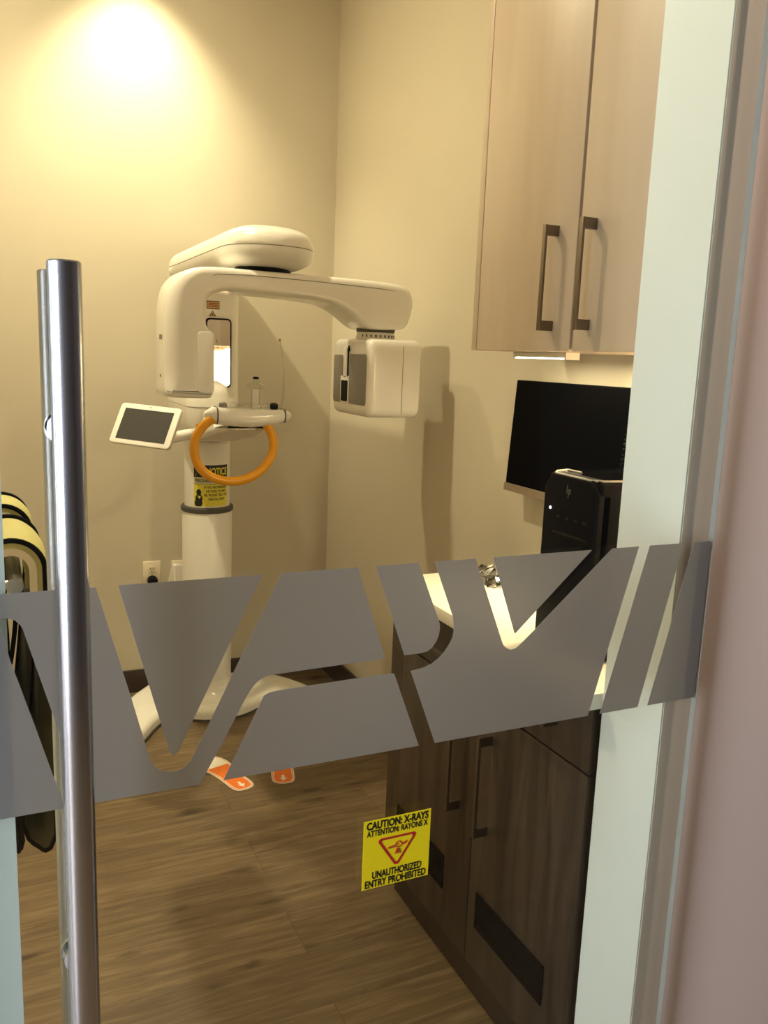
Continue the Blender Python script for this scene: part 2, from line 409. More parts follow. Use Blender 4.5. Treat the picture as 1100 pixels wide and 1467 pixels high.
v0 = [tb.bm.verts.new(mp(x, y*.87+.0055)) for x, y in o_]; v1 = [tb.bm.verts.new(mp(x, y*.87+.0055)) for x, y in i_]
for k in range(len(v0)):
    j = (k+1) % len(v0); tb.bm.faces.new((v0[k], v0[j], v1[j], v1[k]))
tb.build('red_triangle', M['red'], cs)
ib = B()
def stroke(pts, w=.0006):
    ib.tube([(SX+x, YG0-.0011, SZ+.0060+y*.9) for x, y in pts], w, 6)
stroke([(-.0135,-.001),(-.010,.0005),(-.004,.001),(.001,.002)]); stroke([(-.0135,-.001),(-.009,-.002),(-.003,-.001)])
stroke([(-.003,.002),(-.001,.006),(.003,.007),(.006,.004),(.008,.0015)]); stroke([(.006,.003),(.011,.003),(.0145,.005)]); stroke([(.007,.0005),(.0115,.001),(.0145,.0045)])
stroke([(.001,-.003),(0,-.001),(-.005,-.002)]); stroke([(.001,-.003),(.004,-.002),(.007,0)])
for dx in (-.004, 0, .0045): stroke([(.001+dx*.3, -.005), (.001+dx, -.013)])
ib.build('radiation_emblem', M['red'], cs)

# ------------------------------------------------------------------ base cabinet and worktop
XD = .943
bc = thing('base_cabinet', (1.17, 1.51, 0), 'dark walnut base cabinet with vented doors under the white worktop', 'cabinet')
B().box(XD+.022, XR-.002, 1.105, 1.90, .10, .879).build('carcass', M['edge'], bc)
B().box(XD+.004, XD+.05, 1.90, 1.925, .12, .879).box(XD+.05, XR-.002, 1.90, 1.925, 0, .879).box(XD+.002, XD+.03, 1.852, 1.8995, .12, .879).build('end_panel', M['dwood'], bc)
B().box(XD+.04, XD+.055, 1.105, 1.922, 0, .119).build('toe_kick', M['base'], bc)
def bar_pull(parent, x, y0, y1, z0, z1, xd, mat):
    """square bar pull standing off a face at xd (towards -x)"""
    b = B()
    if z1-z0 > y1-y0:
        b.box(x, x+.006, y0, y1, z0, z1, bev=.0008)
        for za in (z0, z1-.022): b.box(x+.003, xd, y0+.0004, y1-.0004, za+.0004, za+.0216)
    else:
        b.box(x, x+.006, y0, y1, z0, z1, bev=.0008)
        for ya in (y0, y1-.016): b.box(x+.003, xd, ya+.0004, ya+.0156, z0+.0004, z1-.0004)
    return b.build('handle', mat, parent)
def vent(parent, y0, y1, z0, z1):
    b = B().box(XD-.003, XD+.002, y0, y1, z0, z0+.006).box(XD-.003, XD+.002, y0, y1, z1-.006, z1).box(XD-.003, XD+.002, y0, y0+.006, z0, z1).box(XD-.003, XD+.002, y1-.006, y1, z0, z1)
    b.box(XD-.0006, XD+.001, y0+.005, y1-.005, z0+.005, z1-.005)
    n = 7
    for k in range(n):
        z = z0+.012+(z1-z0-.024)*k/(n-1); b.box(XD-.0022, XD, y0+.006, y1-.006, z-.0018, z+.0018)
    return b.build('vent_grille', M['blackm'], parent)
for y0, y1, hy, v in ((1.108, 1.474, 1.420, (1.185, 1.440)), (1.478, 1.850, 1.540, (1.590, 1.842))):
    d = B().box(XD, XD+.02, y0, y1, .118, .747, bev=.001).build('door', M['dwood'], bc)
    bar_pull(d, XD-.034, hy-.005, hy+.005, .458, .690, XD, M['bronze'])
    vent(d, v[0], v[1], .222, .308)
    d = B().box(XD, XD+.02, y0, y1, .752, .876, bev=.001).build('drawer', M['dwood'], bc)
    m_ = (y0+y1)/2 if y0 > 1.4 else 1.283
    bar_pull(d, XD-.034, m_-.08, m_+.08, .806, .816, XD, M['bronze'])
tag(B().box(XD-.02, XR-.001, 1.098, 1.927, .8795, .909, bev=.0015).build('worktop', M['quartz']), 'white quartz worktop on the dark walnut base cabinet', 'worktop')

# ------------------------------------------------------------------ upper cabinet and its lights
XU, ZU, ZUT = 1.12, 1.497, 2.75
uc = thing('upper_cabinet', (1.26, 1.49, ZU), 'tall greige wall cabinet with two doors above the monitor', 'cabinet')
B().box(XU+.021, XR-.001, 1.10, 1.872, ZU+.001, ZUT).build('carcass', M['lwood'], uc)
B().box(XU, XR-.001, 1.8725, 1.895, ZU, ZUT, bev=.0008).build('end_panel', M['lwood'], uc)
for y0, y1, hy in ((1.102, 1.482, 1.434), (1.492, 1.870, 1.560)):
    d = B().box(XU, XU+.02, y0, y1, ZU+.001, ZUT, bev=.0012).build('door', M['lwood'], uc)
    bar_pull(d, XU-.036, hy-.0055, hy+.0055, 1.540, 1.760, XU, M['bronze'])
B().box(XU+.012, XU+.0215, 1.482, 1.492, ZU+.001, ZUT).build('gap_shade', M['edge'], uc)  # dark strip set between the doors, standing for the shade in their gap
def strip(x0, x1, y0, y1, lab, grp='light bars under the wall cabinet'):
    t = thing('under_cabinet_light', ((x0+x1)/2, (y0+y1)/2, ZU-.016), lab, 'light')
    B().box(x0, x1, y0, y1, ZU-.012, ZU, bev=.001).box(x0, x1, y0-.006, y0, ZU-.016, ZU+.001).box(x0, x1, y1, y1+.006, ZU-.016, ZU+.001).build('housing', M['satin'], t)
    B().box(x0+.006, x1-.006, y0+.002, y1-.002, ZU-.015, ZU-.0118).build('diffuser', M['ulamp'], t)
strip(1.235, 1.275, 1.66, 1.87, 'thin lit light bar under the far end of the wall cabinet')
strip(1.335, 1.375, 1.14, 1.50, 'bright light bar against the wall above the monitor')

# ------------------------------------------------------------------ wall monitor
mo = thing('monitor', (1.36, 1.775, 1.11), 'black flat monitor mounted on the right wall below the wall cabinet', 'monitor')
def monx(z, d=0): return 1.345+(z-1.11)*.06+d
def mon_box(y0, y1, z0, z1, d0, d1):
    return B().rings([[(monx(z0, d0), y0, z0), (monx(z0, d0), y1, z0), (monx(z1, d0), y1, z1), (monx(z1, d0), y0, z1)],
                      [(monx(z0, d1), y0, z0), (monx(z0, d1), y1, z0), (monx(z1, d1), y1, z1), (monx(z1, d1), y0, z1)]])
mon_box(1.50, 2.045, 1.111, 1.422, .002, .022).build('housing', M['black'], mo)
mon_box(1.503, 2.042, 1.131, 1.419, 0, .003).build('screen', M['monitor'], mo)
part_label(mon_box(1.50, 2.045, 1.109, 1.130, -.003, .01).build('lower_bezel', plain('bezel_grey', srgb(120, 106, 88), .45), mo), 'grey lower bezel')
B().box(1.372, XR, 1.72, 1.82, 1.20, 1.32).build('wall_bracket', M['black'], mo)

# ------------------------------------------------------------------ computer tower
pc = thing('computer_tower', (1.17, 1.295, .909), 'black desktop computer tower standing on the white worktop', 'computer')
X0, X1, Y0, Y1, Z0, Z1 = 1.0, 1.325, 1.213, 1.378, .909, 1.262
B().box(X0+.012, X1, Y0, Y1, Z0+.004, Z1-.004, bev=.004).build('case', M['black'], pc)
c = .022   # chamfered front shell
out = [(Y0, Z0+.012), (Y0+.012, Z0), (Y1-.012, Z0), (Y1, Z0+.012), (Y1, Z1-c*1.3), (Y1-c, Z1), (Y0+c, Z1), (Y0, Z1-c*1.3)]
B().pillow(out, X0, X0+.03, .006, lambda a, b, d: (d, a, b), seg=3, r1=0).build('front_panel', M['black'], pc)
tr = B().tube([(X0+.05, Y1-.006, Z1+.0005), (X0+.012, Y1-c, Z1+.001), (X0+.004, Y1-c-.008, Z1-.001), (X0+.004, Y0+c+.004, Z1-.001), (X0+.02, Y0+.012, Z1-.001), (X0+.10, Y0+.004, Z1-.002)], .0024, 8)
tr.tube([(X0+.05, Y1-.006, Z1+.0005), (X0+.05, Y1-.05, Z1+.0005)], .0024, 8)
tr.build('top_trim', plain('trim_grey', srgb(168, 160, 144), .35), pc)
B().box(X0+.012, X1-.02, Y0+.012, Y1-.012, Z1-.004, Z1-.0005).build('top_panel', M['blackg'], pc)
lg = B()
yl, zl = 1.298, 1.232
def lgl(pts): lg.tube([(X0-.0006, yl-y, zl+z) for y, z in pts], .0007, 6)
lgl([(-.004, .012), (-.0065, -.005)]); lgl([(-.0052, .004), (-.001, .004), (-.0025, -.005)])
lgl([(.0022, .004), (-.0010, -.013)]); lgl([(.0022, .004), (.0065, .004), (.005, -.005), (.0008, -.005)])
part_label(lg.build('logo', plain('logo_grey', srgb(150, 150, 150), .3, .8), pc), 'thin grey slanted two letter emblem')
pb = B()
pb.lathe([(.003, X0-.0012), (.003, X0+.001)], (0, 1.352, 1.192), 16, 'X')
part_label(pb.build('power_light', M['lampoff'], pc), 'small white lit power light')
pt = B()
for k in range(4): pt.box(X0-.0008, X0+.002, 1.330-k*.027-.012, 1.330-k*.027, 1.176, 1.182)
pt.box(X0-.0008, X0+.002, 1.235, 1.34, 1.145, 1.150)
pt.build('front_ports', M['blackg'], pc)

# black device with coiled edge standing on the tower
hs = thing('handset', (1.19, 1.262, Z1), 'black handset with a coiled cord on top of the computer tower', 'handset')
B().pillow([(1.215, Z1), (1.305, Z1), (1.318, Z1+.05), (1.316, Z1+.10), (1.29, Z1+.122), (1.225, Z1+.122)], 1.16, 1.20, .006, lambda a, b, d: (d, a, b), seg=3).build('cradle', M['black'], hs)
B().tube([(1.152, 1.228, Z1+.03), (1.148, 1.235, Z1+.06), (1.150, 1.25, Z1+.09), (1.158, 1.27, Z1+.108)], [.012, .010, .010, .013], 14).build('receiver', M['blackg'], hs)
coil = []
for k in range(160):
    a = k*2*PI/16; t = k/159
    coil.append((1.150+.007*math.cos(a), 1.322-.012*t+.007*math.sin(a), Z1+.012+.10*t))
B().tube(coil, .0022, 6).build('coiled_cord', M['black'], hs)

# crinkled clear bag on the worktop
def crumple(name, x0, x1, y0, y1, z0, h, mat, seed, n=19):
    r = random.Random(seed); b = B(); top = []; bot = []
    for i in range(n):
        ra, rb = [], []
        for j in range(n):
            u, v = i/(n-1), j/(n-1)
            e = (min(u, 1-u, v, 1-v)*4); e = min(1, e)**.6
            x = x0+(x1-x0)*u+r.uniform(-.007, .007); y = y0+(y1-y0)*v+r.uniform(-.007, .007)
            ra.append((x, y, z0+.001+h*e*(.55+r.uniform(-.3, .45)))); rb.append((x, y, z0))
        top.append(ra); bot.append(rb)
    vt = [[b.bm.verts.new(p) for p in row] for row in top]; vb = [[b.bm.verts.new(p) for p in row] for row in bot]
    for i in range(n-1):
        for j in range(n-1):
            if (i+j) % 2: b.bm.faces.new((vt[i][j], vt[i+1][j], vt[i+1][j+1])); b.bm.faces.new((vt[i][j], vt[i+1][j+1], vt[i][j+1]))
            else: b.bm.faces.new((vt[i][j], vt[i+1][j], vt[i][j+1])); b.bm.faces.new((vt[i+1][j], vt[i+1][j+1], vt[i][j+1]))
            b.bm.faces.new((vb[i][j], vb[i][j+1], vb[i+1][j+1], vb[i+1][j]))
    for k in range(n-1):
        for a, bb in ((vt[0], vb[0]), (vt[-1], vb[-1])): b.bm.faces.new((a[k], a[k+1], bb[k+1], bb[k]))
        for s in (0, n-1): b.bm.faces.new((vt[k][s], vt[k+1][s], vb[k+1][s], vb[k][s]))
    return b.build(name, mat, ang=12)
tag(crumple('plastic_bag', 1.13, 1.385, 1.74, 1.91, .909, .038, M['foil'], 5), 'crinkled clear plastic bag lying on the far end of the worktop', 'bag')

# ------------------------------------------------------------------ wall outlets and plug
def outlet(x0, z1, lab):
    t = thing('wall_outlet', (x0+.037, YB-.004, z1-.117), lab, 'outlet')
    B().box(x0, x0+.074, YB-.006, YB, z1-.117, z1, bev=.002).build('cover_plate', M['plate'], t)
    for dz in (-.036, -.081):
        r = B().pillow([(x0+.037+.016*math.cos(a), z1+dz+.014*math.sin(a)) for a in [2*PI*k/20 for k in range(20)]], YB-.008, YB-.005, 0, lambda a, b, d: (a, d, b)).build('socket', M['plate'], t)
        s = B()
        for dx in (-.006, .006): s.box(x0+.037+dx-.0012, x0+.037+dx+.0012, YB-.0085, YB-.0078, z1+dz, z1+dz+.008)
        s.cyl((x0+.037, YB-.0085, z1+dz-.006), (x0+.037, YB-.0078, z1+dz-.006), .0025, 10)
        s.build('slots', M['ink'], r)
outlet(.570, .578, 'white wall outlet with a black plug, left of the machine column')
outlet(.690, .574, 'white wall outlet half hidden behind the machine column')
pg = thing('power_plug', (.607, YB-.03, .46), 'black power plug pushed into the left wall outlet', 'plug')
B().lathe([(.012, YB-.0087), (.021, YB-.012), (.022, YB-.030), (.014, YB-.042)], (.607, 0, .4975), 20, 'Y').build('plug_head', M['black'], pg)
B().tube([(.607, YB-.036, .4975), (.608, YB-.05, .47), (.607, YB-.03, .40), (.605, YB-.022, .25), (.604, YB-.022, .12), (.604, YB-.022, .006)], .0045, 10).build('cord', M['black'], pg)

# ------------------------------------------------------------------ dental panoramic x-ray machine
CX, CY = .788, 3.35
xm = thing('dental_xray_machine', (CX, CY, 0), 'white panoramic dental x-ray machine on a column in the corner', 'x-ray machine')
# foot: low glossy dome with two splayed feet
half = [(0, 3.165), (.04, 3.168), (.08, 3.18), (.12, 3.2), (.165, 3.232), (.20, 3.24), (.245, 3.214), (.29, 3.15), (.33, 3.08), (.37, 3.045), (.41, 3.05), (.435, 3.10), (.43, 3.2), (.40, 3.30), (.36, 3.38), (.32, 3.44), (.25, 3.525), (.15, 3.545), (0, 3.55)]
outl = [(CX+.03+a, b) for a, b in half]+[(CX+.03-a, b) for a, b in half[-2:0:-1]]
B().pillow(outl, .012, .062, 0, lambda a, b, d: (a, b, d), seg=7, r1=.032).build('foot', M['gloss'], xm, ang=60)
B().pillow([(CX+.03+(a-CX-.03)*.975, 3.3+(b-3.3)*.975) for a, b in outl], 0.0, .013, 0, lambda a, b, d: (a, b, d)).build('foot_pad', M['dgrey'], xm)
B().lathe([(.150, .055), (.138, .066), (.120, .078), (.108, .095), (.102, .115), (.099, .14)], (CX, CY, 0), 48, cap0=False, cap1=False).build('foot_collar', M['gloss'], xm)
B().lathe([(.0985, .06), (.0985, .838), (.096, .842)], (CX, CY, 0), 56).build('lower_column', M['satin'], xm)
B().lathe([(.0995, .838), (.104, .842), (.104, .856), (.0995, .860), (.09, .861)], (CX, CY, 0), 56).build('column_ring', M['dgrey'], xm)
B().lathe([(.0895, .855), (.0895, 1.26)], (CX, CY, 0), 56).build('upper_column', M['satin'], xm)
B().pillow([(3.40, .38), (3.55, .38), (3.55, .50), (3.48, .57), (3.44, .60), (3.40, .60)], .665, .705, .006, lambda a, b, d: (d, a, b), seg=3).build('wall_bracket', M['satin'], xm)
# carriage with mirror
rr = lambda x0, x1, y0, y1, r, n=6: [(cx+r*math.cos(a0+PI/2*k/n), cy+r*math.sin(a0+PI/2*k/n)) for cx, cy, a0 in ((x1-r, y1-r, 0), (x0+r, y1-r, PI/2), (x0+r, y0+r, PI), (x1-r, y0+r, 1.5*PI)) for k in range(n+1)]
B().rings([[(x, y, z) for x, y in rr(CX-hw, CX+hw, y0, 3.45, .04)] for z, hw, y0 in ((1.262, .093, 3.195), (1.30, .092, 3.195), (1.60, .089, 3.19), (1.76, .089, 3.19))]).build('mast', M['gloss'], xm)
def lower_ring(z, cx, hw, y0, y1): return [(x, y, z) for x, y in rr(cx-hw, cx+hw, y0, y1, min(hw, .075)*.95)]
B().rings([lower_ring(*t) for t in ((1.135, .786, .090, 3.16, 3.44), (1.143, .778, .096, 3.10, 3.45), (1.165, .755, .095, 3.04, 3.455), (1.21, .735, .090, 3.0, 3.46), (1.25, .722, .080, 2.985, 3.46), (1.32, .717, .076, 2.98, 3.46), (1.345, .719, .072, 3.0, 3.455), (1.36, .725, .06, 3.12, 3.45))]).build('carriage', M['gloss'], xm, ang=60)
B().rings([lower_ring(z, .7205, hw, 2.9815, 3.4615) for z, hw in ((1.2705, .0783), (1.2720, .0798), (1.2735, .0783))]).build('seam', M['seam'], xm)
mir = B().pillow(rr(CX-.046, CX+.052, 1.335, 1.590, .016), 3.180, 3.1905, .002, lambda a, b, d: (a, d, b), seg=2).build('mirror', M['black'], xm)
part_label(mir, 'black framed face mirror')
B().pillow(rr(CX-.040, CX+.046, 1.341, 1.584, .012), 3.1790, 3.1802, 0, lambda a, b, d: (a, d, b)).build('mirror_glass', M['mirror'], mir)
ll = B().box(CX-.040, CX+.008, 3.1890, 3.1902, 1.622, 1.652).build('laser_label', M['ink'], xm); part_label(ll, 'small orange and black laser warning label')
B().box(CX-.038, CX+.006, 3.1884, 3.1892, 1.625, 1.649).build('label_face', M['lab'], ll)
tl = B()
for k in range(3): tl.box(CX-.033, CX+.001, 3.1880, 3.1885, 1.630+k*.006, 1.632+k*.006)
tl.build('label_lines', M['ink'], ll)
wt = B(); 
wt.pillow([(CX-.032, 1.596), (CX-.004, 1.596), (CX-.018, 1.617)], 3.1890, 3.1902, 0, lambda a, b, d: (a, d, b)); wl = wt.build('warning_triangle', M['ink'], xm)
B().pillow([(CX-.0285, 1.598), (CX-.0075, 1.598), (CX-.018, 1.6135)], 3.1884, 3.1892, 0, lambda a, b, d: (a, d, b)).build('triangle_face', M['lab'], wl)
B().lathe([(.0022, 3.1878), (.0022, 3.1886)], (CX-.018, 0, 1.6025), 10, 'Y').build('triangle_mark', M['ink'], wl)

# head over the rotating arm: rounded capsule from the mast to the pivot
HCX = .803
def sup(cx, z0, z1, hw, y, n=48, e=2.7):
    cz, hz = (z0+z1)/2, (z1-z0)/2; out = []
    for k in range(n):
        a = 2*PI*k/n; c_, s_ = math.cos(a), math.sin(a)
        out.append((cx+hw*math.copysign(abs(c_)**(2/e), c_), y, cz+hz*math.copysign(abs(s_)**(2/e), s_)))
    return out
secs = []
YH0, YH1 = 2.475, 3.50
for t in [0, .012, .03, .06, .1, .16, .25, .36, .48, .6, .72, .84, .92, .96, .985, 1.0]:
    y = YH0+(YH1-YH0)*t
    a = min(1, (t*1.025)/.145); f = math.sqrt(max(0, 1-(1-a)**2)) if a < 1 else 1
    bq = min(1, (1-t)*1.025/.08); g = .80+.20*math.sqrt(max(0, 1-(1-bq)**2))
    hw = max(.004, .143*f)*g
    k2 = .25+.75*f
    zt = 1.783+(1.851-1.783)*k2; zb = 1.783-(1.783-1.716)*k2*(1+.25*max(0, t-.5))
    secs.append((HCX, zb, zt, hw, y))
full = [sup(*s) for s in secs]
SZZ = 1.783
up = B().rings([[(x, y, max(z, SZZ)) for x, y, z in r] for r in full]); up.build('head_cover', M['gloss'], xm, ang=60)
lo = B().rings([[(x, y, min(z, SZZ-.0025)) for x, y, z in r] for r in full]); lo.build('head_underside', M['satin'], xm, ang=60)
B().rings([[(HCX+(x-HCX)*.992, 2.98+(y-2.98)*.997, min(max(z, SZZ-.003), SZZ+.0005)) for x, y, z in r] for r in full]).build('head_seam', M['seam'], xm)
B().lathe([(.080, 1.706), (.086, 1.711), (.086, 1.722), (.078, 1.730)], (.790, 2.625, 0), 40).build('pivot', M['black'], xm)
# rotating arm with the tube housing
ARM = [(.4827,1.3309),(.4740,1.3400),(.4715,1.3520),(.4715,1.4013),(.4715,1.4790),(.4730,1.5559),(.4777,1.6094),(.4872,1.6478),(.5044,1.6739),(.5277,1.6938),(.5629,1.7065),(.6184,1.7115),(.6750,1.7115),(.7410,1.7105),(.8343,1.7100),(.9215,1.7100),(1.0296,1.7095),(1.1418,1.7065),(1.2091,1.7024),(1.2387,1.6959),(1.2561,1.6809),(1.2652,1.6583),(1.2647,1.6282),(1.2563,1.5975),(1.2467,1.5710),(1.2304,1.5607),(1.1672,1.5568),(1.1192,1.5571),(1.0980,1.5654),(1.0710,1.5834),(1.0471,1.6006),(1.0236,1.6134),(.9957,1.6251),(.9683,1.6317),(.9055,1.6376),(.8011,1.6422),(.7167,1.6447),(.6672,1.6446),(.6347,1.6424),(.6122,1.6348),(.5961,1.6206),(.5906,1.6009),(.5906,1.5621),(.5922,1.5427),(.5995,1.5329),(.6075,1.5254),(.6124,1.5146),(.6141,1.4926),(.6143,1.4052),(.6136,1.3490),(.6095,1.3344),(.5989,1.3302),(.5543,1.3295)]
def chaikin(p):
    o = []
    for i in range(len(p)):
        a, b = p[i], p[(i+1) % len(p)]
        o += [(a[0]*.75+b[0]*.25, a[1]*.75+b[1]*.25), (a[0]*.25+b[0]*.75, a[1]*.25+b[1]*.75)]
    return o
AY0, AY1 = 2.515, 2.700
B().pillow(chaikin(ARM), AY0, AY1, .020, lambda a, b, d: (a, d, b), seg=8, r1=.020, wgt=lambda a, b: 1+1.1*max(0, min(1, (.57-a)/.09))*max(0, min(1, (b-1.335)/.05))).build('rotating_arm', M['gloss'], xm, ang=60)
# seams on the arm's faces
sm = B()
sm.tube([(.575, AY0+.004, 1.674), (.62, AY0-.0002, 1.690), (.72, AY0-.0002, 1.694), (.95, AY0-.0002, 1.690), (1.15, AY0-.0002, 1.683), (1.235, AY0+.002, 1.676)], .0011, 6)
sm.tube([(.4722, AY0+.03, 1.352), (.4780, AY0+.008, 1.350), (.4920, AY0-.0002, 1.348), (.585, AY0-.0002, 1.342), (.606, AY0+.004, 1.342)], .0010, 6)
sm.build('arm_seam', M['seam'], xm)
fl = B().pillow(rr(.563, .612, 1.345, 1.525, .012), AY0-.004, AY0+.01, .0035, lambda a, b, d: (a, d, b), seg=3).build('collimator_panel', M['satin'], xm)
bdg = B(); mapped(bdg, text_bm('PX', .016, 0, 0, width=.026, bold=.0006), lambda u, v: (.4712, 2.60-u, 1.505+v)); bdg.bm.clear()
bdg.box(.4702, .4722, 2.575, 2.583, 1.498, 1.512).box(.4702, .4722, 2.588, 2.596, 1.498, 1.512).box(.4702, .4722, 2.601, 2.609, 1.498, 1.512)
bdg.build('side_badge', M['grey'], xm)
B().lathe([(.004, .4700), (.004, .4730)], (0, 2.60, 1.392), 12, 'X').build('side_screw', M['dgrey'], xm)
# sensor head
NX, NY = 1.172, 2.607
B().lathe([(.064, 1.561), (.064, 1.553), (.060, 1.548)], (NX, NY, 0), 40).build('neck_ring', M['dgrey'], xm)
nk = B().lathe([(.060, 1.551), (.062, 1.545), (.066, 1.524)], (NX, NY, 0), 40).build('neck', M['satin'], xm)
nv = B()
for k in range(9):
    a = math.radians(205+k*14); nv.box(NX+.0625*math.cos(a)-.0022, NX+.0625*math.cos(a)+.0022, NY+.0635*math.sin(a)-.002, NY+.0635*math.sin(a)+.002, 1.533, 1.541)
nv.build('vent_slots', M['dgrey'], nk)
SX0, SX1, SY0, SY1, SZ0, SZ1 = 1.094, 1.284, 2.472, 2.785, 1.279, 1.527
sh = B()
levels = [(0, .60), (.004, .80), (.012, .93), (.026, 1.0), (.05, 1.0)]
ring_ = lambda z, f: [(x, y, z) for x, y in rr((SX0+SX1)/2-(SX1-SX0)/2*(1-(1-f)*.35), (SX0+SX1)/2+(SX1-SX0)/2*(1-(1-f)*.35), (SY0+SY1)/2-(SY1-SY0)/2*(1-(1-f)*.30), (SY0+SY1)/2+(SY1-SY0)/2*(1-(1-f)*.30), .022, 6)]
RS = [ring_(SZ0+d, f) for d, f in levels]+[ring_(SZ0+.12, 1)]+[ring_(SZ1-d*.8, f) for d, f in levels[::-1]]
sh.rings(RS).build('sensor_housing', M['gloss'], xm, ang=60)
# grey window panels on the face turned to the patient
fx = SX0-.0022
def ypan(name, y0, y1, z0, z1, r, mat, d=.004, x=fx): return B().pillow(rr(y0, y1, z0, z1, r), x, x+d, .001, lambda a, b, dd: (dd, a, b), seg=2).build(name, mat, xm)
ypan('sensor_window', 2.492, 2.630, 1.315, 1.478, .012, M['grey'])
ypan('sensor_window', 2.690, 2.770, 1.315, 1.474, .012, M['grey'])
sl = ypan('slot_frame', 2.628, 2.700, 1.315, 1.405, .008, M['satin'], .006, fx-.002)
B().pillow(rr(2.636, 2.692, 1.321, 1.390, .004), fx-.0028, fx-.0018, 0, lambda a, b, d: (d, a, b)).build('slot', M['black'], sl)
ypan('slot_stem', 2.648, 2.680, 1.40, 1.500, .008, M['satin'], .006, fx-.002)
B().pillow([(2.647, 1.487), (2.629, 1.487), (2.638, 1.505)], fx-.0022, fx+.001, 0, lambda a, b, d: (d, a, b)).box(fx-.0022, fx+.001, 2.638, 2.6425, 1.40, 1.488).build('alignment_mark', M['black'], xm)
ln = B()
ln.tube([(SX0+.118, SY0-.0003, SZ0+.012), (SX0+.118, SY0-.0003, SZ1-.02)], .0008, 6); ln.build('sensor_seam', M['seam'], xm)
# chin support
def barsec(x, y, hy, z0, z1): return [(x, a, b) for a, b in rr(y-hy, y+hy, z0, z1, min(hy, (z1-z0)/2)*.8)]
B().rings([barsec(*t) for t in ((.672, 2.74, .040, 1.238, 1.292), (.70, 2.74, .043, 1.232, 1.290), (.785, 2.74, .048, 1.226, 1.286), (.87, 2.74, .043, 1.236, 1.286), (.895, 2.74, .040, 1.244, 1.286))]).build('chin_shelf', M['gloss'], xm)
for xs in (((.668, .040, 1.238, 1.292), (.655, .034, 1.244, 1.284), (.640, .020, 1.254, 1.276), (.634, .006, 1.260, 1.270)), ((.899, .040, 1.244, 1.286), (.912, .034, 1.250, 1.280), (.925, .018, 1.258, 1.272), (.930, .006, 1.262, 1.268))):
    B().rings([barsec(x, 2.74, hy, z0, z1) for x, hy, z0, z1 in xs]).build('end_cap', M['gloss'], xm)
for x in (.670, .897):
    z0, z1 = (1.236, 1.2935) if x < .8 else (1.2425, 1.2875)
    B().rings([barsec(x-.002, 2.74, .042, z0, z1), barsec(x+.002, 2.74, .042, z0, z1)]).build('band', M['dgrey'], xm)
B().rings([[(x, y, z) for x, z in rr(CX-hw, CX+hw, z0, z1, .02)] for y, hw, z0, z1 in ((3.10, .105, 1.15, 1.245), (3.0, .10, 1.165, 1.245), (2.88, .088, 1.19, 1.245), (2.76, .070, 1.215, 1.24))]).build('shelf_bracket', M['satin'], xm)
cr = B().lathe([(.020, 1.285), (.020, 1.350), (.016, 1.352)], (.806, 2.74, 0), 28); cr.build('chin_rest', M['clear'], xm)
B().lathe([(.010, 1.288), (.010, 1.350)], (.806, 2.74, 0), 20).build('chin_pin', M['gloss'], xm)
B().lathe([(.018, 1.352), (.030, 1.355), (.030, 1.362), (.024, 1.368), (.012, 1.372), (.010, 1.384)], (.806, 2.74, 0), 28).build('chin_cup', M['clear'], xm)
B().lathe([(.010, 1.384), (.010, 1.390), (.006, 1.392)], (.806, 2.74, 0), 20).build('chin_cap', M['black'], xm)
B().box(.72, .885, 2.715, 2.765, 1.283, 1.306, bev=.004).build('bite_tray', M['clear'], xm)
for xk in (.695, .868): B().lathe([(.010, 1.284), (.014, 1.290), (.013, 1.304), (.006, 1.308)], (xk, 2.735, 0), 20).build('knob', M['black'] if xk > .8 else M['grey'], xm)
B().tube([(.893, 2.75, 1.280), (.902, 2.75, 1.315), (.905, 2.75, 1.36), (.905, 2.75, 1.42), (.899, 2.75, 1.47), (.890, 2.75, 1.51)], [.0045, .004, .0035, .003, .0028, .0026], 10).build('temple_rod', M['clear'], xm)
B().lathe([(.001, 1.508), (.004, 1.511), (.004, 1.516), (.001, 1.519)], (.889, 2.75, 0), 12).build('rod_tip', M['lab'], xm)
# orange grab handle
RING = [(.6744,1.2589),(.6472,1.2475),(.6246,1.2272),(.6065,1.2003),(.5986,1.1688),(.5997,1.1372),(.6109,1.1052),(.6314,1.0797),(.6589,1.0618),(.6936,1.0517),(.7288,1.0485),(.7642,1.0534),(.7952,1.0655),(.8238,1.0861),(.8465,1.1128),(.8606,1.1455),(.8625,1.1783),(.8536,1.2088),(.8363,1.2389),(.8265,1.2551)]
def cat(p, n=5):
    o = []
    for i in range(len(p)-1):
        p0, p1, p2, p3 = [Vector(p[max(0, min(len(p)-1, i+k))]) for k in (-1, 0, 1, 2)]
        for k in range(n):
            t = k/n; o.append(.5*((2*p1)+(p2-p0)*t+(2*p0-5*p1+4*p2-p3)*t*t+(3*p1-p0-3*p2+p3)*t**3))
    return o+[Vector(p[-1])]
part_label(B().tube([(v.x, 2.72, v.y) for v in cat(RING)], .0150, 18).build('grab_handle', M['orange'], xm), 'orange rubber grab handle')
